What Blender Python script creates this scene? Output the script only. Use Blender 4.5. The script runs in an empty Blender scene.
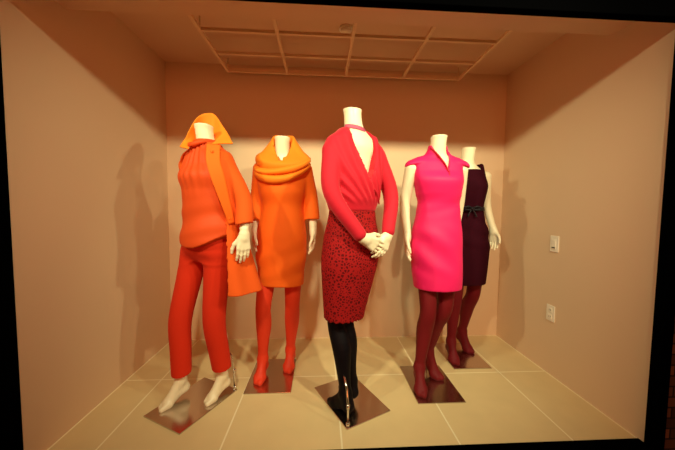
import bpy, math, random
import numpy as np
from mathutils import Vector, Matrix
random.seed(4); np.random.seed(4)
S = bpy.context.scene
COL = S.collection
rad = math.radians
# ------------------------------------------------------------------ materials
def new_mat(name):
    m = bpy.data.materials.new(name); m.use_nodes = True
    n = m.node_tree.nodes; l = m.node_tree.links
    return m, n, l, n['Principled BSDF']
def plain(name, col, rough=.5, metal=0., bump=0., bscale=200., vary=0., vscale=3., sheen=0., spec=.5, stretch=(1, 1, 1)):
    m, n, l, b = new_mat(name)
    b.inputs['Base Color'].default_value = (*col, 1)
    b.inputs['Roughness'].default_value = rough
    b.inputs['Metallic'].default_value = metal
    b.inputs['Specular IOR Level'].default_value = spec
    if sheen:
        b.inputs['Sheen Weight'].default_value = sheen
        b.inputs['Sheen Roughness'].default_value = .4
        b.inputs['Sheen Tint'].default_value = (*[min(1, c + .25) for c in col], 1)
    tc = n.new('ShaderNodeTexCoord'); mp = n.new('ShaderNodeMapping')
    mp.inputs['Scale'].default_value = stretch
    l.new(tc.outputs['Object'], mp.inputs['Vector'])
    if vary:
        t = n.new('ShaderNodeTexNoise'); t.inputs['Scale'].default_value = vscale; t.inputs['Detail'].default_value = 4
        l.new(mp.outputs[0], t.inputs['Vector'])
        mx = n.new('ShaderNodeMix'); mx.data_type = 'RGBA'
        mx.inputs[6].default_value = (*[c * (1 - vary) for c in col], 1)
        mx.inputs[7].default_value = (*[min(1, c * (1 + vary)) for c in col], 1)
        l.new(t.outputs['Fac'], mx.inputs[0]); l.new(mx.outputs[2], b.inputs['Base Color'])
    if bump:
        t = n.new('ShaderNodeTexNoise'); t.inputs['Scale'].default_value = bscale; t.inputs['Detail'].default_value = 2
        l.new(mp.outputs[0], t.inputs['Vector'])
        bp = n.new('ShaderNodeBump'); bp.inputs['Strength'].default_value = bump; bp.inputs['Distance'].default_value = .003
        l.new(t.outputs['Fac'], bp.inputs['Height']); l.new(bp.outputs[0], b.inputs['Normal'])
    return m
def floor_mat():
    m, n, l, b = new_mat('cream_floor_tile')
    tc = n.new('ShaderNodeTexCoord'); sp = n.new('ShaderNodeSeparateXYZ'); l.new(tc.outputs['Object'], sp.inputs[0])
    def ma(op, a, v):
        q = n.new('ShaderNodeMath'); q.operation = op
        if isinstance(a, (int, float)): q.inputs[0].default_value = a
        else: l.new(a, q.inputs[0])
        if isinstance(v, (int, float)): q.inputs[1].default_value = v
        else: l.new(v, q.inputs[1])
        return q.outputs[0]
    def line(ax, off):
        t = ma('ADD', sp.outputs[ax], off)
        t = ma('DIVIDE', t, .6); t = ma('FRACT', t, 0)
        t = ma('SUBTRACT', t, .5); t = ma('ABSOLUTE', t, 0)
        return ma('GREATER_THAN', t, .5 - .007)
    def edge(ax, at):                      # the pale joint where floor meets wall
        t = ma('SUBTRACT', sp.outputs[ax], at); t = ma('ABSOLUTE', t, 0); return ma('LESS_THAN', t, .009)
    g = line('X', 1.1514 + 6)
    for ax, at in (('X', -1.389), ('X', 1.604), ('Y', 0)): g = ma('MAXIMUM', g, edge(ax, at))
    cross = ma('SUBTRACT', sp.outputs['Y'], -.6); cross = ma('ABSOLUTE', cross, 0); g = ma('MAXIMUM', g, ma('LESS_THAN', cross, .004))
    t = n.new('ShaderNodeTexNoise'); t.inputs['Scale'].default_value = 7; t.inputs['Detail'].default_value = 6
    l.new(tc.outputs['Object'], t.inputs['Vector'])
    mx = n.new('ShaderNodeMix'); mx.data_type = 'RGBA'
    mx.inputs[6].default_value = (.68, .53, .29, 1); mx.inputs[7].default_value = (.78, .61, .34, 1)
    l.new(t.outputs['Fac'], mx.inputs[0])
    m2 = n.new('ShaderNodeMix'); m2.data_type = 'RGBA'; m2.inputs[7].default_value = (.92, .82, .58, 1)
    l.new(mx.outputs[2], m2.inputs[6]); l.new(g, m2.inputs[0]); l.new(m2.outputs[2], b.inputs['Base Color'])
    b.inputs['Roughness'].default_value = .42
    return m
def lace_mat():
    m, n, l, b = new_mat('red_lace_over_dark')
    tc = n.new('ShaderNodeTexCoord'); v = n.new('ShaderNodeTexVoronoi'); v.feature = 'DISTANCE_TO_EDGE'
    v.inputs['Scale'].default_value = 62
    l.new(tc.outputs['Object'], v.inputs['Vector'])
    r = n.new('ShaderNodeValToRGB')
    e = r.color_ramp.elements
    e[0].position = .10; e[0].color = (.34, .008, .010, 1); e[1].position = .24; e[1].color = (.10, .002, .004, 1)
    l.new(v.outputs['Distance'], r.inputs['Fac']); l.new(r.outputs['Color'], b.inputs['Base Color'])
    b.inputs['Roughness'].default_value = .8; b.inputs['Specular IOR Level'].default_value = .15
    bp = n.new('ShaderNodeBump'); bp.inputs['Strength'].default_value = .5; bp.inputs['Distance'].default_value = .003; bp.invert = True
    l.new(v.outputs['Distance'], bp.inputs['Height']); l.new(bp.outputs[0], b.inputs['Normal'])
    return m
def brick_mat():
    m, n, l, b = new_mat('dark_brick')
    tc = n.new('ShaderNodeTexCoord'); mp = n.new('ShaderNodeMapping'); mp.inputs['Rotation'].default_value = (rad(90), 0, 0)
    l.new(tc.outputs['Object'], mp.inputs[0])
    t = n.new('ShaderNodeTexBrick'); l.new(mp.outputs[0], t.inputs['Vector'])
    t.inputs['Color1'].default_value = (.004, .003, .003, 1); t.inputs['Color2'].default_value = (.16, .075, .045, 1)
    t.inputs['Mortar'].default_value = (.003, .003, .003, 1); t.inputs['Scale'].default_value = 4.6
    l.new(t.outputs['Color'], b.inputs['Base Color']); b.inputs['Roughness'].default_value = .7
    return m
M = dict(
    wall=plain('painted_wall', (.74, .545, .37), .75, bump=.08, bscale=260, vary=.03, vscale=1.5, spec=.2),
    ceil=plain('painted_ceiling', (.74, .52, .35), .85, vary=.03, spec=.15),
    floor=floor_mat(),
    black=plain('black_window_frame', (.0006, .0006, .0007), .9, vary=.1, spec=.0),
    brick=brick_mat(),
    wood=plain('pale_lattice_wood', (.80, .56, .34), .6, vary=.12, vscale=14, stretch=(1, 8, 8), bump=.1, bscale=60),
    white=plain('white_plastic', (.88, .82, .70), .4, vary=.02),
    slot=plain('dark_slot', (.05, .04, .03), .5, vary=.05),
    skin=plain('cream_mannequin_lacquer', (.86, .77, .56), .38, vary=.02, vscale=6),
    steel=plain('polished_steel_plate', (.60, .54, .49), .20, metal=1., bump=.02, bscale=30, vary=.06),
    chrome=plain('chrome_rod', (.75, .72, .68), .15, metal=1., vary=.03),
    orange=plain('orange_wool', (.76, .100, .010), .8, bump=.15, bscale=420, sheen=.12, vary=.05, vscale=5, spec=.2),
    tanger=plain('bright_orange_crepe', (.90, .145, .011), .75, bump=.12, bscale=420, sheen=.12, vary=.04, vscale=5, spec=.2),
    blouse=plain('orange_satin', (.68, .070, .010), .6, bump=.10, bscale=90, vary=.05, vscale=6, spec=.25),
    trouser=plain('red_orange_wool', (.66, .030, .009), .8, bump=.15, bscale=420, sheen=.08, vary=.05, spec=.15),
    tights2=plain('orange_red_tights', (.74, .045, .014), .55, bump=.05, bscale=500, vary=.03, spec=.3),
    redtop=plain('coral_red_jersey', (.54, .011, .030), .7, bump=.12, bscale=300, sheen=.6, vary=.04, spec=.2),
    lace=lace_mat(),
    collar=plain('golden_orange_lining', (.92, .24, .015), .7, bump=.12, bscale=420, sheen=.12, vary=.04, vscale=5, spec=.2),
    strap=plain('mauve_neck_strap', (.45, .06, .14), .6, vary=.05),
    tights3=plain('black_tights', (.0035, .002, .004), .6, vary=.1, spec=.12),
    pink=plain('magenta_pink_wool', (.80, .012, .14), .55, bump=.08, bscale=420, sheen=.12, vary=.03, spec=.3),
    pinkin=plain('deep_pink_facing', (.55, .012, .04), .6, vary=.04),
    tights4=plain('dark_red_tights', (.15, .004, .008), .6, bump=.05, bscale=500, vary=.05, spec=.25),
    plum=plain('dark_plum_wool', (.030, .0022, .008), .85, bump=.1, bscale=420, vary=.06, spec=.06),
    belt=plain('black_satin_ribbon', (.010, .007, .012), .5, vary=.05, spec=.2),
    tights5=plain('wine_tights', (.14, .004, .010), .6, bump=.05, bscale=500, vary=.05, spec=.2),
)
# ------------------------------------------------------------------ object helpers
def link(o, parent=None):
    COL.objects.link(o)
    if parent: o.parent = parent
    return o
def mesh_obj(name, V, F, mat, parent=None, smooth=True):
    me = bpy.data.meshes.new(name)
    me.from_pydata([tuple(map(float, v)) for v in V], [], [tuple(map(int, f)) for f in F])
    me.validate(); me.materials.append(mat)
    me.polygons.foreach_set('use_smooth', [smooth] * len(me.polygons)); me.update()
    return link(bpy.data.objects.new(name, me), parent)
class MB:
    """collects boxes / tubes / lathes into one mesh"""
    def __init__(s): s.V = []; s.F = []
    def add(s, V, F):
        o = len(s.V); s.V += [tuple(v) for v in V]; s.F += [tuple(i + o for i in f) for f in F]; return s
    def box(s, lo, hi):
        x0, y0, z0 = lo; x1, y1, z1 = hi
        return s.add([(x0,y0,z0),(x1,y0,z0),(x1,y1,z0),(x0,y1,z0),(x0,y0,z1),(x1,y0,z1),(x1,y1,z1),(x0,y1,z1)],
                     [(0,3,2,1),(4,5,6,7),(0,1,5,4),(1,2,6,5),(2,3,7,6),(3,0,4,7)])
    def tube(s, pts, r, seg=14):
        pts = [Vector(p) for p in pts]; V = []; F = []
        rr = r if isinstance(r, (list, tuple)) else [r] * len(pts)
        up = None
        for i, p in enumerate(pts):
            d = (pts[min(i + 1, len(pts) - 1)] - pts[max(i - 1, 0)]).normalized()
            if up is None: up = d.orthogonal().normalized()
            up = (up - d * up.dot(d)).normalized(); w = d.cross(up)
            for k in range(seg):
                a = 2 * math.pi * k / seg; V.append(p + (up * math.cos(a) + w * math.sin(a)) * rr[i])
        for i in range(len(pts) - 1):
            for k in range(seg):
                F.append((i*seg+k, i*seg+(k+1) % seg, (i+1)*seg+(k+1) % seg, (i+1)*seg+k))
        F.append(tuple(range(seg))[::-1]); F.append(tuple(range((len(pts)-1)*seg, len(pts)*seg)))
        return s.add(V, F)
    def build(s, name, mat, parent=None, smooth=False, bevel=0):
        o = mesh_obj(name, s.V, s.F, mat, parent, smooth)
        if bevel:
            b = o.modifiers.new('bevel', 'BEVEL'); b.width = bevel; b.segments = 2; b.limit_method = 'ANGLE'
        return o
def tag(o, label, cat, group=None):
    o['label'] = label; o['category'] = cat
    if group: o['group'] = group
    return o
def struct(o): o['kind'] = 'structure'; return o
def empty(name, loc, rotz=0):
    o = bpy.data.objects.new(name, None); o.empty_display_size = .1
    o.location = loc; o.rotation_euler = (0, 0, rotz); return link(o)
# ------------------------------------------------------------------ distance-field modeller
def smin(a, b, k):
    if k <= 0: return np.minimum(a, b)
    h = np.maximum(k - np.abs(a - b), 0) / k
    return np.minimum(a, b) - h * h * k * .25
def smax(a, b, k): return -smin(-a, -b, k)
class Field:
    def __init__(s, lo, hi, h=.005):
        s.lo = np.array(lo, float); s.h = h
        n = np.ceil((np.array(hi) - s.lo) / h).astype(int) + 1
        ax = [(s.lo[i] + h * np.arange(n[i])).astype(np.float32) for i in range(3)]
        s.ax = ax; s.f = np.full(n, 1., np.float32)
        s.x, s.y, s.z = ax[0][:, None, None], ax[1][None, :, None], ax[2][None, None, :]
    def sl(s, lo, hi, m=.06):
        r = []
        for i in range(3):
            a = int(np.floor((lo[i] - m - s.lo[i]) / s.h)); b = int(np.ceil((hi[i] + m - s.lo[i]) / s.h)) + 1
            r.append(slice(max(a, 0), max(min(b, s.f.shape[i]), 0)))
        return tuple(r)
    def segd(s, q, a, b, ra, rb):
        X = s.x[q[0]]; Y = s.y[:, q[1]]; Z = s.z[:, :, q[2]]
        a = np.array(a, np.float32); b = np.array(b, np.float32); d = b - a; L = float(d @ d) + 1e-9
        t = np.clip(((X - a[0]) * d[0] + (Y - a[1]) * d[1] + (Z - a[2]) * d[2]) / L, 0, 1)
        return np.sqrt((X - a[0] - t * d[0])**2 + (Y - a[1] - t * d[1])**2 + (Z - a[2] - t * d[2])**2) - (ra + t * (rb - ra))
    def seg(s, a, b, ra, rb=None, k=.02):
        rb = ra if rb is None else rb; R = max(ra, rb)
        lo = np.minimum(a, b) - R; hi = np.maximum(a, b) + R; q = s.sl(lo, hi)
        if 0 in s.f[q].shape: return s
        s.f[q] = smin(s.f[q], s.segd(q, a, b, ra, rb), k); return s
    def chain(s, pts, rs, k=.02, n=7):
        """a limb or sleeve along a smooth curve through pts with radii rs, blended once into the field"""
        P = np.array(pts, float); R = np.array(rs, float)
        C = catmull(np.hstack([P, R[:, None]]), n * (len(P) - 1) + 1)
        m = R.max(); q = s.sl(P.min(0) - m, P.max(0) + m, .09)
        if 0 in s.f[q].shape: return s
        d = s.segd(q, C[0, :3], C[1, :3], C[0, 3], C[1, 3])
        for i in range(1, len(C) - 1): d = np.minimum(d, s.segd(q, C[i, :3], C[i+1, :3], C[i, 3], C[i+1, 3]))
        s.f[q] = smin(s.f[q], d, k); return s
    def ell(s, c, r, k=.02):
        q = s.sl(np.array(c) - r, np.array(c) + r)
        X = (s.x[q[0]] - c[0]) / r[0]; Y = (s.y[:, q[1]] - c[1]) / r[1]; Z = (s.z[:, :, q[2]] - c[2]) / r[2]
        g = np.sqrt(X * X + Y * Y + Z * Z)
        s.f[q] = smin(s.f[q], (g - 1) * min(r), k); return s
    def loftd(s, rows, n=2.2, off=0.):
        rows = sorted(rows); A = np.array(rows, float); z = s.ax[2]
        P = [pchip(A[:, 0], A[:, i], z).astype(np.float32)[None, None, :] for i in range(1, 5)]
        a = P[2] + off; b = P[3] + off
        g = ((np.abs(s.x - P[0]) / a)**n + (np.abs(s.y - P[1]) / b)**n)**(1 / n)
        d = (g - 1) * np.minimum(a, b) * .92
        return np.maximum(np.maximum(d, s.z - A[-1, 0]), A[0, 0] - s.z)
    def loft(s, rows, n=2.2, k=.03, off=0.):
        s.f = smin(s.f, s.loftd(rows, n, off), k).astype(np.float32); return s
    def cut(s, d, k=0.): s.f = smax(s.f, -d, k).astype(np.float32); return s
    def keep(s, d, k=0.): s.f = smax(s.f, d, k).astype(np.float32); return s
    def net(s, smooth=1):
        f = s.f; I = f < 0
        c = np.zeros(np.array(f.shape) - 1, np.int8)
        for i in (0, 1):
            for j in (0, 1):
                for k in (0, 1):
                    c += I[i:I.shape[0]-1+i, j:I.shape[1]-1+j, k:I.shape[2]-1+k]
        act = np.argwhere((c > 0) & (c < 8)); idx = np.full(c.shape, -1, np.int64)
        idx[tuple(act.T)] = np.arange(len(act))
        P = np.zeros((len(act), 3)); N = np.zeros(len(act))
        cor = [(i, j, k) for i in (0, 1) for j in (0, 1) for k in (0, 1)]
        val = {q: f[act[:, 0]+q[0], act[:, 1]+q[1], act[:, 2]+q[2]].astype(float) for q in cor}
        for q in cor:
            for a in range(3):
                if q[a] == 0:
                    r = list(q); r[a] = 1; r = tuple(r); u, v = val[q], val[r]
                    m = (u < 0) != (v < 0); t = np.where(m, u / np.where(m, u - v, 1), 0)
                    p = np.array(q, float)[None, :] + t[:, None] * (np.array(r) - np.array(q))[None, :]
                    P += p * m[:, None]; N += m
        V = s.lo + s.h * (act + P / N[:, None]); Q = []
        for a in range(3):
            b, d = (a + 1) % 3, (a + 2) % 3
            s0 = [slice(None)] * 3; s1 = [slice(None)] * 3
            s0[a] = slice(0, -1); s1[a] = slice(1, None)
            A, B = I[tuple(s0)], I[tuple(s1)]
            E = np.argwhere(A != B); E = E[(E[:, b] > 0) & (E[:, d] > 0) & (E[:, b] < f.shape[b]-1) & (E[:, d] < f.shape[d]-1)]
            def at(db, dd):
                e = E.copy(); e[:, b] -= db; e[:, d] -= dd; return idx[tuple(e.T)]
            q = np.stack([at(1, 1), at(0, 1), at(0, 0), at(1, 0)], 1)
            fl = ~A[tuple(E.T)]; q[fl] = q[fl][:, ::-1]; Q.append(q)
        Q = np.concatenate(Q)
        for _ in range(smooth):
            acc = np.zeros_like(V); n = np.zeros(len(V))
            for i in range(4):
                np.add.at(acc, Q[:, i], V[Q[:, (i+1) % 4]]); np.add.at(n, Q[:, i], 1)
                np.add.at(acc, Q[:, i], V[Q[:, (i-1) % 4]]); np.add.at(n, Q[:, i], 1)
            V = V * .5 + .5 * acc / np.maximum(n, 1)[:, None]
        return V, Q
def pchip(x, y, q):
    h = np.diff(x); d = np.diff(y) / h; m = np.zeros_like(y)
    for i in range(1, len(x) - 1):
        if d[i-1] * d[i] > 0:
            w1, w2 = 2*h[i] + h[i-1], h[i] + 2*h[i-1]; m[i] = (w1 + w2) / (w1/d[i-1] + w2/d[i])
    m[0], m[-1] = d[0], d[-1]
    q = np.clip(q, x[0], x[-1]); i = np.clip(np.searchsorted(x, q) - 1, 0, len(x) - 2)
    t = (q - x[i]) / h[i]
    return (2*t**3-3*t*t+1)*y[i] + (t**3-2*t*t+t)*h[i]*m[i] + (-2*t**3+3*t*t)*y[i+1] + (t**3-t*t)*h[i]*m[i+1]
def sstep(a, b, x):
    t = np.clip((x - a) / (b - a), 0, 1); return t * t * (3 - 2 * t)
def catmull(P, n):
    P = np.array(P, float); P = np.vstack([2*P[0]-P[1], P, 2*P[-1]-P[-2]]); out = []
    m = len(P) - 3
    for u in np.linspace(0, m - 1e-9, n):
        i = int(u); t = u - i; a, b, c, d = P[i:i+4]
        out.append(.5 * (2*b + (c-a)*t + (2*a-5*b+4*c-d)*t*t + (3*b-a-3*c+d)*t**3))
    return np.array(out)
def sheet(name, curves, mat, parent, nu=60, nv=20, thick=.006, closed=False):
    """a cloth sheet lofted through curves (each a list of points), given a real thickness"""
    C = [catmull(c, nu) for c in curves]; G = np.array([catmull([c[i] for c in C], nv) for i in range(nu)])
    V = G.reshape(-1, 3); F = []
    for i in range(nu - (0 if closed else 1)):
        for j in range(nv - 1):
            i2 = (i + 1) % nu; F.append((i*nv+j, i2*nv+j, i2*nv+j+1, i*nv+j+1))
    o = mesh_obj(name, V, F, mat, parent)
    m = o.modifiers.new('thickness', 'SOLIDIFY'); m.thickness = thick; m.offset = 0
    return o
# ------------------------------------------------------------------ bodies
def unit(v): v = np.array(v, float); return v / np.linalg.norm(v)
def add_hand(parts, w, d, n, curl=.25, thumb=1, size=1., splay=.06):
    """w wrist, d finger direction, n palm normal, thumb side = thumb * (d x n)"""
    w = np.array(w, float); d = unit(d); n = np.array(n, float); n = unit(n - d * (n @ d)); s = np.cross(d, n) * thumb
    F = Field(w - .20, w + .20, .0028) if False else None
    pts = []
    kn = []
    for o, L, r in ((.030, .070, .0088), (.010, .078, .0092), (-.010, .073, .0088), (-.028, .056, .0078)):
        root = w + (d * .086 + s * o - d * abs(o - .008) * .25) * size
        pts.append((w + s * o * .45 * size, root, .0165 * size, .0112 * size, .012))
        ang = curl * .6; p = root; dd = d + s * o * splay * 20 * .3; dd = unit(dd)
        for fr in (.44, .31, .25):
            v = unit(dd * math.cos(ang) + n * math.sin(ang)); q = p + v * L * fr * size
            r2 = r * .9; pts.append((p, q, r * size, r2 * size, .004)); p, r = q, r2; ang += curl
    tr = w + (d * .022 + s * .022 + n * .004) * size; t1 = tr + (d * .034 + s * .026 + n * .012) * size
    t2 = t1 + (d * .028 + s * .008 + n * .010) * size; t3 = t2 + (d * .022 + n * .006) * size
    pts += [(tr, t1, .0145 * size, .0115 * size, .012), (t1, t2, .0108 * size, .0098 * size, .004), (t2, t3, .0098 * size, .0078 * size, .004)]
    pts.append((w - d * .03, w + d * .02, .0235 * size, .022 * size, .015))
    parts.append(pts)
def hand_mesh(pts, h=.003):
    A = np.array([p for a in pts for p in a[:2]]); F = Field(A.min(0) - .035, A.max(0) + .035, h)
    for a, b, ra, rb, k in pts: F.seg(a, b, ra, rb, k)
    return F.net(1)
def leg_points(hip, knee, ankle, toe):
    hip, knee, ankle, toe = [np.array(p, float) for p in (hip, knee, ankle, toe)]
    return hip, knee, ankle, toe
def add_leg(F, hip, knee, ankle, toe, off=0., split=False):
    hip, knee, ankle, toe = leg_points(hip, knee, ankle, toe); o = off
    f2 = unit([toe[0] - ankle[0], toe[1] - ankle[1], 0]); side = np.array([-f2[1], f2[0], 0])
    th = hip * .5 + knee * .5 + f2 * .004
    mid = knee * .66 + ankle * .34 - f2 * .018; low = knee * .3 + ankle * .7 - f2 * .006
    F.chain([hip, th, knee, mid, low, ankle], [.062 + o, .056 + o, .047 + o, .048 + o, .034 + o, .026 + o], .03, 5)
    heel = ankle + np.array([0, 0, -.058]) - f2 * .022
    ball = toe - f2 * .060; ball[2] = .027 + o; tip = toe.copy() - f2 * .016; tip[2] = .017 + o
    F.seg(ankle, heel, .026 + o, .022 + o, .03)
    inst = ankle * .5 + ball * .5 + np.array([0, 0, .006])
    F.chain([ankle + f2 * .008, inst, ball], [.027 + o, .025 + o, .025 + o], .02)
    F.seg(heel, ball, .024 + o, .022 + o, .03)
    for sd, back in ((.017, .0), (-.017, .012)):
        F.seg(ball + side * sd, tip + side * sd * .8 - f2 * back, .023 + o, .015 + o, .012 if not split else .006)
BODY = [(.80, .090, .060, 0), (.86, .145, .092, 0), (.92, .160, .106, .0), (.98, .158, .108, 0), (1.08, .132, .094, -.004), (1.17, .116, .083, -.006), (1.25, .130, .092, -.012),
        (1.33, .146, .108, -.022), (1.40, .158, .098, -.012), (1.46, .165, .078, .004), (1.495, .142, .068, .010), (1.525, .088, .060, .010), (1.55, .060, .054, .006), (1.585, .050, .050, -.002), (1.63, .048, .049, -.010), (1.665, .053, .053, -.014)]
def body_rows(cx, cy, sc=1., shift=None, ztop=None):
    R = []
    for z, a, b, dy in BODY:
        sx = shift(z) if shift else 0
        k = .84 if z < 1.43 else .93 if z < 1.5 else 1.
        R.append((z * sc, cx + sx, cy + dy, a * k, b * k))
    return R
def make_body(root, rows, legs, arms, hands, box, split=False, arm_r=(.043, .036, .024), cuts=None):
    F = Field(*box, h=.0055)
    for L in legs: add_leg(F, *L, split=split)
    F.loft(rows, 2.1, .05)
    for A in arms: F.chain(A, list(arm_r), .025)
    ztop = rows[-1][0]; ny = rows[-1][2]
    F.keep(F.z - ztop + .10 * (F.y - ny) + 0 * F.x, .004)
    if cuts: cuts(F)
    V, Q = F.net(1)
    for hp in hands:
        v, q = hand_mesh(hp); Q = np.vstack([Q, q + len(V)]); V = np.vstack([V, v])
    return mesh_obj('body', V, Q, M['skin'], root)
def make_tights(root, legs, mat, box, ztop):
    F = Field(box[0], (box[1][0], box[1][1], ztop + .03), .0055)
    for L in legs: add_leg(F, *L, off=.005)
    F.keep(F.z - ztop, 0)
    V, Q = F.net(1); return mesh_obj('tights', V, Q, mat, root)
def stand(root, w, l, rod_xy, calf):
    MB().box((-w/2, -l/2, 0), (w/2, l/2, .008)).build('base_plate', M['steel'], root, bevel=.0015)
    x, y = rod_xy; c = Vector(calf); b = Vector((x, y, .008))
    r = MB().tube([b, Vector((x, y, calf[2] * .45)), Vector((x * .7 + c.x * .3, y * .7 + c.y * .3, calf[2] * .8)), c], .0055)
    rod = r.build('support_rod', M['chrome'], root, smooth=True)
    MB().tube([b, b + Vector((0, 0, .022))], .011).build('rod_socket', M['chrome'], rod, smooth=True)
    MB().tube([Vector((x, y, calf[2]*.45 - .012)), Vector((x, y, calf[2]*.45 + .012))], .009).build('clamp', M['chrome'], rod, smooth=True)
def hollow(F, zcut, t=.012):
    """opens a hem or cuff so the cloth is a hollow tube below zcut"""
    F.cut(np.maximum(F.f + t, F.z - zcut)); return F
# ------------------------------------------------------------------ the display niche
XL, XR, H, YF, HS = -1.389, 1.604, 2.404, -1.262, 2.2
YS = -.945                                             # back edge of the low soffit
def slab(name, lo, hi, mat): return struct(MB().box(lo, hi).build(name, mat))
slab('floor', (XL - .1, YF, -.1), (XR + .1, .1, 0), M['floor'])
slab('wall_back', (XL - .1, 0, 0), (XR + .1, .1, H), M['wall'])
slab('wall_left', (XL - .1, YF, 0), (XL, 0, H), M['wall'])
slab('wall_right', (XR, YF, 0), (XR + .1, 0, H), M['wall'])
slab('ceiling', (XL - .1, YF, H), (XR + .1, .1, H + .1), M['ceil'])
slab('trim_1', (XL, YF, HS), (XR, YS, H), M['ceil'])
# shop window surround: black header, jambs and sill round the opening
ZH = 2.068
w = struct(empty('window_1', (0, YF, 0)))
MB().box((XL - .45, -.045, ZH), (XR + .45, 0, 2.75)).build('window_header', M['black'], w, bevel=.004)
MB().box((XL - .45, -.045, -.3), (XL, 0, ZH)).build('window_jamb', M['black'], w, bevel=.004)
MB().box((XR - .020, -.045, -.3), (XR + .040, 0, ZH)).build('window_jamb', M['black'], w, bevel=.004)
MB().box((XL, -.045, -.3), (XR, 0, .003)).box((XL, 0, .0), (XR, .040, .003)).build('window_sill', M['black'], w, bevel=.004)
slab('wall_front', (XR + .040, YF - .03, -.3), (XR + .9, YF + .1, ZH), M['brick'])
# ------------------------------------------------------------------ fittings
g = tag(empty('ceiling_lattice', (.13, -.5, 2.30)), 'pale wooden lattice of thin bars hung under the recessed ceiling', 'ceiling lattice')
gx = [-.837 + .4845 * i - .13 for i in range(5)]; gy = [-.10 + .5, -.373 + .5, -.645 + .5, -.918 + .5]
for i, y in enumerate(gy):
    hh = .028 if i == 0 else .016
    MB().box((gx[0] - .011, y - .010, -.004), (gx[-1] + .011, y + .010, hh)).build('rail', M['wood'], g, bevel=.002)
for x in gx:
    MB().box((x - .011, gy[-1] - .010, -.006), (x + .011, gy[0] + .010, .014)).build('cross_bar', M['wood'], g, bevel=.002)
for x, y in ((gx[0], gy[0]), (gx[4], gy[0]), (gx[0], gy[2]), (gx[4], gy[3]), (gx[2], gy[3])):
        MB().tube([(x, y, .01), (x, y, H - 2.30)], .004, 8).build('hanger', M['wood'], g, smooth=True)
sd = tag(empty('smoke_detector', (.093, -.564, H)), 'small round white detector on the ceiling above the lattice', 'smoke detector')
MB().tube([(0, 0, 0), (0, 0, -.012), (0, 0, -.013)], [.045, .045, .040], 28).build('base', M['white'], sd)
MB().tube([(0, 0, -.012), (0, 0, -.026), (0, 0, -.034), (0, 0, -.037)], [.038, .036, .027, .012], 28).build('cover', M['white'], sd, smooth=True)
sw = tag(empty('wall_switch', (XR, -.623, .951)), 'white switch plate, the upper of two plates on the right wall', 'switch')
MB().box((-.007, -.037, -.058), (0, .037, .058)).build('cover_plate', M['white'], sw, bevel=.003)
MB().box((-.011, -.017, -.033), (-.006, .017, .033)).build('rocker', M['white'], sw, bevel=.002)
MB().box((-.0125, -.014, -.030), (-.010, .014, -.022)).build('indicator_slot', M['slot'], sw)
ot = tag(empty('wall_outlet', (XR, -.622, .447)), 'white power outlet plate, the lower of two plates on the right wall', 'outlet')
MB().box((-.007, -.037, -.058), (0, .037, .058)).build('cover_plate', M['white'], ot, bevel=.003)
for z in (-.024, .024):
    r = MB().box((-.010, -.016, z - .016), (-.006, .016, z + .016)).build('receptacle', M['white'], ot, bevel=.003)
    for y in (-.006, .006): MB().box((-.0106, y - .0012, z - .005), (-.0095, y + .0012, z + .006)).build('slot', M['slot'], r)
GRP = 'headless dress mannequins in the window'
def sleeve(F, pts, rs, k=.03): return F.chain(pts, rs, k)
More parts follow.
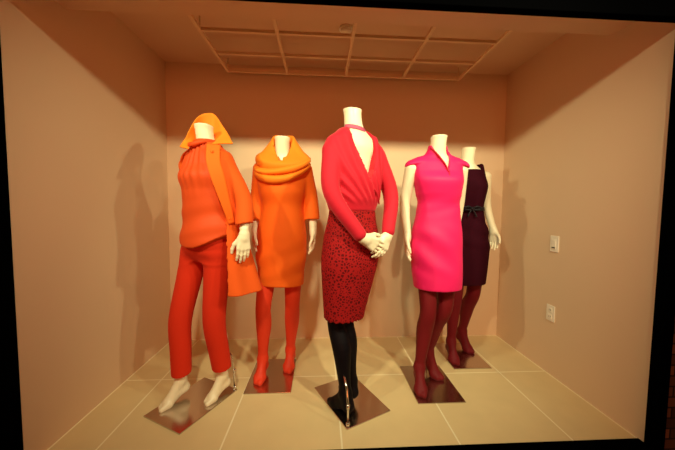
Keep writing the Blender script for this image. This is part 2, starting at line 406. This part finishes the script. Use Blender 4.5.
# ================================================================== 1: orange coat and trouser suit
def mannequin_coat():
    root = tag(empty('mannequin', (-.829, -.846, 0), rad(-28)), 'headless mannequin in orange coat with raised collar, blouse and trousers, leftmost, bare feet', 'mannequin')
    cx, cy = .052, .075
    rows = [r for r in body_rows(cx, cy) if r[0] > .91]
    legs = [((-.055, .07, .90), (-.103, .00, .50), (-.095, -.01, .125), (-.104, -.155, 0)),
            ((.122, .085, .90), (.104, .07, .50), (.098, .135, .125), (.090, -.005, 0))]
    la = [(.190, .08, 1.44), (.285, .125, 1.235), (.328, .088, 1.035)]
    ra = [(-.115, .09, 1.44), (-.195, .195, 1.265), (-.192, .150, 1.15)]
    hands = []
    add_hand(hands, la[2], (.02, -.10, -1), (-.8, .5, .0), .22, -1)
    add_hand(hands, ra[2], (.35, -.4, -.8), (.7, .4, 0), .35, 1)
    make_body(root, rows, legs, [la, ra], hands, ((-.36, -.22, -.002), (.40, .32, 1.70)), split=True)
    stand(root, .30, .41, (.135, .195), (.105, .15, .30))
    # trousers
    F = Field((-.24, -.18, .08), (.30, .28, 1.12), .0055)
    for s, (hip, kn, an, to) in zip((-1, 1), legs):
        hip, kn, an = map(np.array, (hip, kn, an))
        F.chain([hip + (0, 0, .0), hip * .6 + kn * .4, kn, kn * .5 + an * .5, an + (0, .004, .0)], [.078, .072, .065, .060, .056], .04)
    F.loft([(.87, cx - .010, cy, .120, .070), (.93, cx - .004, cy, .150, .106), (.98, cx, cy, .156, .112), (1.10, cx, cy, .14, .105)], 2.2, .04)
    # pressed crease down the front of each leg and a few folds at the crotch
    F.f += (.0015 * np.sin((F.z * 60 + F.x * 40)) * sstep(.78, .84, F.z) * sstep(.95, .88, F.z) * sstep(.03, -.02, F.y)).astype(np.float32)
    F.keep(.165 + .0 * F.x - F.z + .12 * F.y); hollow(F, .24)
    mesh_obj('trousers', *F.net(2), M['trouser'], root)
    # blouse, gathered at the neck, loose at the hem
    F = Field((-.24, -.16, .90), (.29, .27, 1.62), .0055)
    bx = cx + .012
    F.loft([(.90, bx + .012, cy, .190, .140), (.98, bx + .008, cy, .188, .140), (1.06, bx + .004, cy, .174, .130), (1.17, bx, cy, .158, .120), (1.28, bx, cy, .160, .124),
            (1.36, bx, cy - .014, .170, .124), (1.44, bx, cy, .166, .102), (1.49, bx, cy, .148, .086), (1.525, cx, cy, .105, .074), (1.555, cx, cy, .074, .068), (1.58, cx, cy, .066, .062)], 2.1, .02)
    ang = np.arctan2(F.x - cx, -(F.y - cy))
    F.f += (.0045 * np.sin(ang * 17 + 2 * np.sin(F.z * 9)) * sstep(1.22, 1.46, F.z) * sstep(1.57, 1.53, F.z)).astype(np.float32)
    F.f += (.004 * np.sin((F.z - .55 * F.x) * 42 + ang * 1.5) * sstep(.98, 1.05, F.z) * sstep(1.25, 1.14, F.z)).astype(np.float32)
    F.cut(.945 + .55 * (F.x - cx)**2 * 4 - .25*(F.x-cx) *(F.x < cx) - F.z + 0 * F.y) if False else F.keep(.955 + 2.2 * (F.x - cx)**2 - F.z + 0 * F.y)
    hollow(F, 1.02); 
    F.cut(np.maximum(F.f + .010, 1.545 - F.z))
    blouse = mesh_obj('blouse', *F.net(2), M['blouse'], root)
    roll = catmull([(-.020, .045, 1.552), (.004, .004, 1.545), (.048, -.012, 1.540), (.092, .002, 1.552), (.122, .045, 1.566)], 30)
    MB().tube(roll, [.006 + .009 * math.sin(math.pi * i / 29) for i in range(30)], 14).build('neck_roll', M['blouse'], blouse, smooth=True)
    # open knee-length coat: a shell with a sleeve
    F = Field((-.31, -.16, .66), (.44, .36, 1.60), .006)
    rowsC = [(.66, .095, .14, .275, .155), (.80, .080, .135, .245, .148), (.98, .065, .12, .215, .142), (1.17, .058, .105, .195, .134), (1.35, .055, .085, .195, .136), (1.44, .055, .078, .190, .112), (1.495, cx + .003, .075, .170, .092), (1.53, cx, .075, .115, .080), (1.56, cx, .075, .085, .076)]
    sh = F.loftd(rowsC, 2.2)
    sh = sh + .008 * np.sin(np.arctan2(F.x - .06, F.y - .1) * 9 + .5) * sstep(1.2, .8, F.z)
    shell = np.maximum(sh, -(sh + .011))
    # the front opening: everything forward of the torso between the two front edges
    xr = np.interp(F.z, [.66, 1.0, 1.10, 1.30, 1.50, 1.56], [.275, .245, .235, .210, .155, .11]).astype(np.float32)
    xl = np.interp(F.z, [.66, 1.0, 1.30, 1.44, 1.50, 1.56], [-.20, -.19, -.155, -.12, -.06, -.03]).astype(np.float32)
    yo = np.interp(F.z, [.66, 1.0, 1.08, 1.22, 1.6], [.09, .12, .12, .06, .05]).astype(np.float32)
    opening = np.maximum(np.maximum(xl - F.x, F.x - xr), F.y - yo)
    shell = np.maximum(shell, -opening)
    F.f = shell.astype(np.float32)
    sl = Field((-.31, -.16, .66), (.44, .36, 1.60), .006)
    sl.chain([(.185, .08, 1.445), (.284, .124, 1.24), (.325, .092, 1.065)], [.057, .050, .050], .03)
    sl.chain([(-.118, .09, 1.44), (-.197, .196, 1.27), (-.192, .155, 1.17)], [.058, .050, .047], .04)
    sl.keep(np.where(F.x > 0, 1.088, 1.17) + .25 * (F.x - .3) * (F.x > 0) - F.z + 0 * F.y); sl.f = np.maximum(sl.f, -np.maximum(sl.f + .011, F.z - np.where(F.x > 0, 1.16, 1.24)))
    F.f = smin(F.f, sl.f, .008); F.keep(.70 - .06 * (F.x - .1) - F.z + 0 * F.y)
    coat = mesh_obj('coat', *F.net(2), M['orange'], root)
    # turned-up collar standing round the neck, its points folded out over the shoulders
    outer = [(-.031, -.032, 1.528), (-.027, .004, 1.592), (-.03, .048, 1.672), (-.031, .098, 1.739), (-.003, .141, 1.766), (.026, .168, 1.759), (.086, .166, 1.691), (.147, .153, 1.627), (.222, .115, 1.556)]
    mid = [(.002, -.040, 1.520), (-.022, .006, 1.570), (-.030, .058, 1.632), (-.040, .118, 1.68), (-.003, .155, 1.695), (.030, .168, 1.685), (.090, .148, 1.645), (.140, .115, 1.595), (.185, .080, 1.553)]
    inner = [(.040, -.033, 1.512), (-.002, .008, 1.545), (-.024, .062, 1.585), (-.035, .120, 1.61), (-.005, .148, 1.615), (.030, .152, 1.61), (.070, .120, 1.59), (.105, .085, 1.57), (.142, .040, 1.547)]
    sheet('collar', [inner, mid, outer], M['collar'], coat, 70, 16, .007)
    # facing folded back along the front edge
    e1 = [(0.154, -0.008, 1.535), (0.184, -0.040, 1.440), (0.219, -0.038, 1.337), (0.246, 0.008, 1.189), (0.250, 0.050, 1.090)]
    e2 = [(0.204, 0.042, 1.535), (0.234, 0.012, 1.440), (0.258, 0.022, 1.341), (0.267, 0.053, 1.189), (0.264, 0.080, 1.100)]
    sheet('lapel', [e1, e2], M['tanger'], coat, 40, 8, .007)
    for p in ((.190, -.008, 1.49), (.252, .050, 1.125)):
        MB().tube([(p[0], p[1] - .006, p[2]), (p[0], p[1] + .004, p[2])], .010, 18).build('button', M['tanger'], coat, smooth=True)
    return root
# ================================================================== 2: orange cowl-neck dress
def mannequin_cowl():
    root = tag(empty('mannequin', (-.40, -.577, 0)), 'headless mannequin in orange cowl neck dress with orange red tights, second from left', 'mannequin')
    cx, cy = .068, .02
    rows = body_rows(cx, cy)
    legs = [((-.02, .03, .88), (-.058, -.03, .50), (-.068, .00, .125), (-.078, -.135, 0)),
            ((.145, .03, .88), (.135, .03, .50), (.112, .125, .125), (.104, -.005, 0))]
    la = [(-.085, .02, 1.45), (-.115, .05, 1.24), (-.115, .0, 1.04)]
    ra = [(.225, .02, 1.45), (.270, .05, 1.24), (.280, .0, 1.03)]
    hands = []
    add_hand(hands, la[2], (0, -.1, -1), (1, -.1, 0), .22, 1)
    add_hand(hands, ra[2], (-.02, -.1, -1), (-1, -.25, 0), .25, -1)
    make_body(root, rows, legs, [la, ra], hands, ((-.19, -.20, -.002), (.36, .22, 1.70)))
    make_tights(root, legs, M['tights2'], ((-.19, -.20, -.008), (.36, .22)), .82)
    stand(root, .30, .41, (.135, .192), (.115, .145, .30))
    F = Field((-.21, -.17, .60), (.38, .22, 1.60), .0055)
    F.loft([(.60, .058, .02, .156, .112), (.72, .058, .02, .160, .12), (.88, .060, cy, .174, .130), (.98, .062, cy, .172, .130), (1.10, .066, cy, .158, .118), (1.20, .068, cy, .142, .108), (1.30, .069, cy - .01, .158, .122),
            (1.40, .069, cy - .01, .170, .118), (1.46, .07, cy, .172, .095), (1.50, .07, cy, .148, .078), (1.53, .07, cy, .10, .07), (1.56, .07, cy, .07, .064)], 2.2, .02)
    sl = Field((-.21, -.17, .60), (.38, .22, 1.60), .0055)
    sl.chain([(-.075, .02, 1.445), (-.108, .05, 1.25), (-.112, .01, 1.09)], [.058, .050, .050], .03)
    sl.chain([(.215, .02, 1.445), (.262, .05, 1.25), (.277, .01, 1.09)], [.058, .050, .050], .03)
    sl.keep(1.112 - F.z + 0 * F.x + 0 * F.y); sl.f = np.maximum(sl.f, -np.maximum(sl.f + .011, F.z - 1.17))
    F.f += (.0035 * np.sin((F.z - .5 * (F.x - .06)) * 38 + 1.0) * sstep(.66, .75, F.z) * sstep(1.0, .86, F.z) * sstep(.05, -.05, F.y)).astype(np.float32)
    F.f = smin(F.f, sl.f, .022)
    F.cut(np.maximum(np.maximum(np.abs(F.x - cx - .004) - .052, 1.468 - F.z), F.y - cy - .01))
    F.keep(.657 - .02 * F.x - F.z + 0 * F.y); hollow(F, .74)
    dress = mesh_obj('dress', *F.net(2), M['tanger'], root)
    # cowl: a folded band of cloth draped round the shoulders, deepest at the front
    def ring(rx, ry, zb, zf, dy=0., p=1.4):
        out = []
        for i in range(48):
            a = 2 * math.pi * i / 48; c = (1 - math.cos(a)) / 2      # a=0 at the back, pi at the front
            w = c ** p
            out.append((cx + .004 + rx * math.sin(a), cy + dy + ry * math.cos(a), zb + (zf - zb) * w))
        return out
    rings = [ring(.060, .060, 1.60, 1.490, -.004, 2.6), ring(.066, .074, 1.692, 1.500, .0, 2.4), ring(.095, .092, 1.668, 1.515, .0, 1.7), ring(.140, .110, 1.605, 1.498, -.012, 1.4),
             ring(.176, .132, 1.568, 1.470, -.022, 1.5), ring(.176, .114, 1.550, 1.436, -.018, 1.5), ring(.160, .094, 1.545, 1.455, -.008, 1.6), ring(.184, .142, 1.530, 1.424, -.026, 1.6), ring(.184, .134, 1.518, 1.396, -.024, 1.6),
             ring(.164, .100, 1.512, 1.408, -.008, 1.7), ring(.186, .144, 1.500, 1.384, -.024, 1.7), ring(.184, .136, 1.490, 1.358, -.020, 1.7), ring(.172, .112, 1.480, 1.352, -.008, 1.7)]
    # the cloth hangs unevenly: folds gather at one shoulder and swing lower on the other side
    rings = [[(x, y, z + (.028 * ((x - cx) / .19) * sstep(3, 8, float(k)) if y < cy else .0) + (.008 * math.sin(9 * (x - cx) + k) if 3 < k and y < cy else 0)) for x, y, z in r] for k, r in enumerate(rings)]
    nu = 72; C = [catmull(r + [r[0]], nu + 1)[:-1] for r in rings]
    nv = 60; G = np.array([catmull([c[i] for c in C], nv) for i in range(nu)])
    V = G.reshape(-1, 3); Fc = [(i*nv+j, ((i+1) % nu)*nv+j, ((i+1) % nu)*nv+j+1, i*nv+j+1) for i in range(nu) for j in range(nv-1)]
    # open the neck with a slit at the front
    keepf = []
    for f in Fc:
        m = V[list(f)].mean(0)
        if m[1] < cy - .03 and abs(m[0] - cx - .004) < .030 * (m[2] - 1.480) / .06 and m[2] > 1.485: continue
        keepf.append(f)
    o = mesh_obj('cowl_collar', V, keepf, M['collar'], dress); md = o.modifiers.new('thickness', 'SOLIDIFY'); md.thickness = .007; md.offset = 0
    return root
# ================================================================== 3: seen from behind, coral top and lace skirt
def mannequin_back():
    root = tag(empty('mannequin', (.125, -.853, 0), rad(206.5)), 'headless mannequin turned away, coral red top with V back, red lace skirt', 'mannequin')
    cx, cy = .045, .065; sc = 1.05
    rows = body_rows(cx, cy, sc)
    legs = [((.110, .06, .90), (.118, .02, .52), (.095, .10, .125), (.120, -.04, 0)),
            ((.025, .06, .90), (.040, -.01, .52), (.012, .03, .14), (-.01, -.115, 0))]
    la = [(.195, .075, 1.48), (.228, .150, 1.26), (.085, .235, 1.035)]
    ra = [(-.125, .075, 1.48), (-.185, .130, 1.27), (-.095, .215, 1.045)]
    hands = []
    add_hand(hands, la[2], (-.85, .10, -.45), (-.15, -1, .1), .30, 1)
    add_hand(hands, ra[2], (.55, .22, -.75), (.2, -1, 0), .38, -1)
    make_body(root, rows, legs, [la, ra], hands, ((-.26, -.22, -.002), (.36, .32, 1.75)))
    make_tights(root, legs, M['tights3'], ((-.26, -.22, -.008), (.36, .32)), .80)
    stand(root, .30, .41, (.135, .19), (.125, .125, .26))
    # skirt
    F = Field((-.18, -.12, .46), (.27, .26, 1.26), .0055)
    F.loft([(.46, .090, .050, .108, .088), (.60, .083, .055, .124, .10), (.76, .070, .062, .150, .120), (.92, .058, .070, .170, .134), (1.02, .050, .068, .164, .128), (1.12, .046, .065, .146, .108), (1.20, .045, .065, .136, .100), (1.26, .045, .065, .136, .1)], 2.2, .02)
    ang = np.arctan2(F.x - .045, F.y - .06)
    F.keep(.560 + .005 * np.sin(ang * 26) - F.z, 0); F.keep(F.z - 1.245 + 0*F.x + 0*F.y); hollow(F, .66)
    mesh_obj('skirt', *F.net(1), M['lace'], root)
    # top: draped jersey, sleeves to the wrist, V cut out of the back
    F = Field((-.30, -.12, .96), (.37, .34, 1.68), .0055)
    F.loft([(1.175, cx, cy, .140, .103), (1.20, cx, cy, .146, .110), (1.25, cx, cy, .160, .126), (1.34, cx, cy, .166, .130), (1.44, cx, cy - .004, .176, .122), (1.515, cx, cy, .180, .100), (1.565, cx, cy + .004, .165, .086), (1.60, cx, cy + .006, .120, .078), (1.63, cx, cy + .004, .085, .068)], 2.2, .02)
    # soft pleats running from the shoulders to the crossing of the V
    dx, dz = F.x - (cx - .16), F.z - .98
    th = np.arctan2(dx, dz + 1e-4 + 0 * dx)
    F.f += (.0060 * np.sin(th * 58 + 3 * np.sin(F.z * 8)) * sstep(.0, .10, np.sqrt(dx * dx + dz * dz)) * sstep(.08, .13, F.y) * sstep(1.20, 1.27, F.z)).astype(np.float32)
    sl = Field((-.30, -.12, .96), (.37, .34, 1.68), .0055)
    sl.chain([(.185, .075, 1.495), (.223, .148, 1.265), (.105, .228, 1.055)], [.056, .046, .036], .03)
    sl.chain([(-.110, .075, 1.495), (-.180, .128, 1.275), (-.100, .210, 1.065)], [.056, .045, .036], .03)
    for w, e in ((la[2], la[1]), (ra[2], ra[1])):
        w, e = np.array(w), np.array(e); d = unit(w - e); q = w - d * .015
        sl.f = np.maximum(sl.f, np.where((F.z < 1.16) & ((F.x - w[0]) * np.sign(.0 + e[0] - .03) < .12), (F.x - q[0]) * d[0] + (F.y - q[1]) * d[1] + (F.z - q[2]) * d[2], -1) if False else -1)
    F.f = smin(F.f, sl.f, .010)
    # the V: open skin between the two edges on the back
    zb = 1.335; xb = cx - .030
    vl = np.interp(F.z, [zb, 1.46, 1.56, 1.66], [xb, cx + .022, cx + .052, cx + .066]).astype(np.float32)
    vr = np.interp(F.z, [zb, 1.40, 1.50, 1.60, 1.66], [xb, cx - .070, cx - .095, cx - .088, cx - .07]).astype(np.float32)
    V = np.maximum(np.maximum(np.maximum(F.x - vl, vr - F.x), zb - F.z), .09 - F.y)
    F.cut(V)
    top = mesh_obj('top', *F.net(2), M['redtop'], root)
    # strap round the back of the neck, belt line, wrap edge
    st = []
    for i in range(13):
        a = rad(-80 + 160 * i / 12); st.append((cx + .064 * math.sin(a), cy + .002 + .062 * math.cos(a), 1.625 + .012 * math.sin(a)))
    sheet('neck_strap', [[(x, y, z + .010) for x, y, z in st], [(x * 1.05 - cx * .05, y * 1.05 - cy * .05, z - .012) for x, y, z in st]], M['strap'], top, 40, 6, .006)
    ed = [(xb + .004, .186, zb + .0), (cx - .055, .188, 1.30), (cx - .085, .182, 1.27), (cx - .125, .150, 1.215)]
    MB().tube(catmull(ed, 24), .0045, 8).build('wrap_edge', M['redtop'], top, smooth=True)
    return root
# ================================================================== 4: pink dress
def mannequin_pink():
    root = tag(empty('mannequin', (.684, -.713, 0)), 'headless mannequin in bright pink cap sleeve dress with dark red tights', 'mannequin')
    cx, cy = .015, .02
    rows = body_rows(cx, cy)
    legs = [((-.045, .02, .88), (-.043, -.045, .52), (-.085, -.03, .135), (-.112, -.165, 0)),
            ((.105, .03, .88), (.085, .00, .52), (.030, .12, .165), (.088, .005, 0))]
    la = [(-.160, .02, 1.45), (-.186, .05, 1.22), (-.180, .0, 1.01)]
    ra = [(.185, .03, 1.45), (.205, .09, 1.22), (.175, .08, 1.00)]
    hands = []
    add_hand(hands, la[2], (-.03, -.12, -1), (.9, -.5, 0), .22, 1)
    add_hand(hands, ra[2], (0, -.1, -1), (-1, -.1, 0), .22, -1)
    make_body(root, rows, legs, [la, ra], hands, ((-.27, -.23, -.002), (.29, .22, 1.71)), arm_r=(.042, .034, .024))
    make_tights(root, legs, M['tights4'], ((-.27, -.23, -.008), (.29, .22)), .84)
    stand(root, .30, .41, (.05, .192), (.045, .150, .30))
    F = Field((-.25, -.16, .58), (.26, .20, 1.64), .0055)
    F.loft([(.58, .032, -.008, .146, .116), (.66, .031, -.006, .154, .122), (.80, .026, .006, .166, .128), (.94, .024, cy, .169, .128), (1.02, .024, cy, .166, .124), (1.12, .028, cy, .150, .108), (1.22, .030, cy, .138, .100), (1.30, .024, cy - .008, .148, .114),
            (1.37, .018, cy - .016, .160, .120), (1.44, cx, cy - .002, .168, .096), (1.49, cx, cy, .166, .078), (1.525, cx, cy + .004, .130, .066), (1.55, cx, cy + .004, .084, .062), (1.58, cx, cy, .066, .060), (1.605, cx, cy - .004, .062, .060)], 2.2, .02)
    # cap sleeves: short flared caps over the shoulder points
    cap = Field((-.25, -.16, .58), (.26, .20, 1.64), .0055)
    for s in (-1, 1): cap.seg((cx + s * .125, .02, 1.472), (cx + s * .168, .02, 1.462), .056, .050, .02)
    cap.f = np.maximum(cap.f, -np.maximum(cap.f + .010, np.abs(F.x - cx) - .14 - 0 * F.z + 0 * F.y) if False else cap.f)
    cap.keep(1.468 - .35 * (np.abs(F.x - cx) - .20) - F.z + 0 * F.y)
    cap.f = np.maximum(cap.f, -np.maximum(np.maximum(cap.f + .010, F.z - 1.515 + 0 * F.y), .150 - np.abs(F.x - cx)))
    F.f = smin(F.f, cap.f, .02)
    # arm openings under the caps
    for s in (-1, 1):
        F.cut(F.segd((slice(None),) * 3, (cx + s * .195, .03, 1.36), (cx + s * .188, .03, 1.43), .034, .040), .004)
    # draped diagonal folds over the hip
    F.f += (.0065 * np.sin((F.z + .9 * (F.x - .03)) * 30 + .6) * sstep(.74, .84, F.z) * sstep(1.10, .98, F.z) * sstep(.06, -.04, F.y) * sstep(.16, .02, F.x)).astype(np.float32)
    F.f += (.0015 * np.sin((F.z - .4 * F.x) * 55) * sstep(1.12, 1.2, F.z) * sstep(1.32, 1.25, F.z)).astype(np.float32)
    F.cut(np.maximum(F.f + .009, 1.56 - F.z))
    # neckline notch: narrow V with a slit below it
    zt = F.z - 1.43; xc = cx + .045 * 1.0
    vx = np.clip(zt, 0, 1) * .36
    xm = cx + .030 - .20 * np.clip(zt - .06, 0, .2)
    F.cut(np.maximum(np.maximum(np.abs(F.x - xm) - vx - .001, -zt + 0 * F.x), F.y - cy + .012))
    F.keep(.668 - .0 * F.x - F.z + 0 * F.y); hollow(F, .75)
    dress = mesh_obj('dress', *F.net(2), M['pink'], root)
    a = [(cx - .064, -.020, 1.590), (cx - .035, -.055, 1.545), (cx + .008, -.080, 1.48), (cx + .030, -.092, 1.425)]
    b = [(cx - .060, .000, 1.575), (cx - .028, -.040, 1.53), (cx + .012, -.066, 1.47), (cx + .032, -.080, 1.42)]
    sheet('neckline_facing', [a, b], M['pinkin'], dress, 30, 6, .005)
    MB().tube([(cx + .030, -.096, 1.43), (cx + .032, -.108, 1.37)], .0022, 8).build('front_slit', M['pinkin'], dress, smooth=True)
    return root
# ================================================================== 5: dark dress behind
def mannequin_dark():
    root = tag(empty('mannequin', (1.076, -.356, 0)), 'headless mannequin in dark plum sleeveless belted dress, rearmost, near the right corner', 'mannequin')
    cx, cy = .0, .0
    rows = body_rows(cx, cy)
    legs = [((-.055, .0, .88), (-.07, -.03, .52), (-.095, -.03, .135), (-.112, -.165, 0)),
            ((.10, .01, .88), (.09, .0, .52), (.075, .13, .150), (.100, .0, 0))]
    la = [(-.165, .0, 1.45), (-.20, .04, 1.22), (-.21, -.01, 1.02)]
    ra = [(.158, .0, 1.45), (.190, .03, 1.23), (.222, -.02, 1.03)]
    hands = []
    add_hand(hands, la[2], (0, -.12, -1), (1, -.2, 0), .22, 1)
    add_hand(hands, ra[2], (.03, -.15, -1), (-.8, -.5, 0), .28, -1)
    make_body(root, rows, legs, [la, ra], hands, ((-.29, -.23, -.002), (.31, .20, 1.71)), arm_r=(.038, .032, .024))
    make_tights(root, legs, M['tights5'], ((-.29, -.23, -.008), (.31, .20)), .84)
    stand(root, .29, .40, (.05, .19), (.07, .16, .30))
    F = Field((-.20, -.15, .56), (.22, .15, 1.60), .0055)
    F.loft([(.56, .012, -.006, .150, .112), (.72, .014, -.004, .164, .122), (.90, .018, cy, .172, .126), (1.00, .012, cy, .166, .122), (1.10, .004, cy, .148, .106), (1.20, .002, cy, .130, .098), (1.30, 0, cy - .008, .142, .112),
            (1.37, 0, cy - .014, .150, .116), (1.44, 0, cy - .004, .142, .092), (1.50, 0, cy + .004, .136, .076), (1.54, 0, cy + .006, .128, .066), (1.57, 0, cy + .006, .115, .050)], 2.3, .02)
    # boat neckline: front cut low and straight between the straps
    F.cut(np.maximum(np.abs(F.x - cx) - .092, 1.500 - F.z + 0 * F.y), .01)
    F.keep(F.z - 1.548 + .25 * (np.abs(F.x) - .1) + 0 * F.y, .006)
    F.f += (.004 * np.sin((F.z + .3 * F.x) * 45) * sstep(1.16, 1.05, F.z) * sstep(.85, .95, F.z)).astype(np.float32)
    F.keep(.605 - F.z + 0 * F.y + 0 * F.x); hollow(F, .70)
    dress = mesh_obj('dress', *F.net(2), M['plum'], root)
    F = Field((-.20, -.15, 1.15), (.20, .15, 1.25), .005)
    F.loft([(1.15, .003, cy, .143, .108), (1.20, .002, cy, .137, .105), (1.25, .002, cy, .139, .107)], 2.3, .0)
    F.cut(F.f + .012); F.keep(np.abs(F.z - 1.195) - .015 + 0 * F.x + 0 * F.y)
    belt = mesh_obj('belt', *F.net(1), M['belt'], dress)
    bm = MB()
    for s in (-1, 1):
        loop = [(-.01, -.112, 1.195), (-.01 + s * .030, -.125, 1.212), (-.01 + s * .060, -.122, 1.205), (-.01 + s * .055, -.120, 1.190), (-.01 + s * .025, -.120, 1.188), (-.01, -.114, 1.193)]
        bm.tube(catmull(loop, 24), .0075, 10)
        bm.tube(catmull([(-.01, -.114, 1.192), (-.01 + s * .018, -.120, 1.17), (-.01 + s * .034, -.122, 1.135)], 12), .006, 10)
    bm.tube([(-.01, -.105, 1.195), (-.01, -.126, 1.195)], .011, 12)
    bm.build('bow', M['belt'], belt, smooth=True)
    return root
mannequin_coat(); mannequin_cowl(); mannequin_back(); mannequin_pink(); mannequin_dark()
# ------------------------------------------------------------------ light: a row of warm spots over the pavement, just outside the window
def spot(x, y, z, tx, ty, tz, power, col, size=105, blend=.8, r=.045):
    L = bpy.data.lights.new('display_spot', 'SPOT'); L.energy = power; L.color = col
    L.spot_size = rad(size); L.spot_blend = blend; L.shadow_soft_size = r
    o = bpy.data.objects.new('display_spot', L); o.location = (x, y, z)
    o.rotation_euler = (Vector((tx, ty, tz)) - Vector((x, y, z))).to_track_quat('-Z', 'Y').to_euler(); link(o)
WARM = (1, .94, .56)
for x, tx, tz, p, sz in ((-1.8, .45, 1.4, 100, 84), (-.45, -.2, .9, 110, 105), (.9, .5, 1.0, 140, 90), (2.1, .2, 1.3, 95, 80)):
    spot(x, -2.3, 2.315, tx, -.2, tz, p, WARM, sz, 1.0)
# red-orange fill light added beyond the opening to brighten the upper back wall
A = bpy.data.lights.new('red_orange_fill', 'AREA'); A.shape = 'RECTANGLE'; A.size = 2.2; A.size_y = 1.6; A.energy = 95; A.color = (1, .27, .08)
ao = link(bpy.data.objects.new('red_orange_fill', A)); ao.location = (.2, -7.5, .9); ao.rotation_euler = (rad(90), 0, 0)
wd = bpy.data.worlds.new('night'); S.world = wd; wd.use_nodes = True
wd.node_tree.nodes['Background'].inputs[0].default_value = (1, .24, .07, 1)
wd.node_tree.nodes['Background'].inputs[1].default_value = .022
# ------------------------------------------------------------------ camera
cam = bpy.data.cameras.new('camera'); co = link(bpy.data.objects.new('camera', cam))
cam.sensor_fit = 'HORIZONTAL'; cam.sensor_width = 36; cam.lens = 285.47 / 675 * 36; cam.clip_start = .02
yaw, pit, rol = .0568, -.0585, .0108
f = Vector((math.sin(yaw) * math.cos(pit), math.cos(yaw) * math.cos(pit), math.sin(pit)))
r = Vector((math.cos(yaw), -math.sin(yaw), 0)); u = r.cross(f)
c, s = math.cos(rol), math.sin(rol); r2 = r * c + u * s; u2 = u * c - r * s
m3 = Matrix((r2, u2, -f)).transposed()
co.matrix_world = Matrix.Translation((-.0633, -2.5599, 1.1886)) @ m3.to_4x4()
S.camera = co
S.view_settings.view_transform = 'Standard'; S.view_settings.look = 'None'
S.view_settings.exposure = 0; S.view_settings.gamma = 1; S.view_settings.use_curve_mapping = False
S.cycles.max_bounces = 8; S.cycles.diffuse_bounces = 5
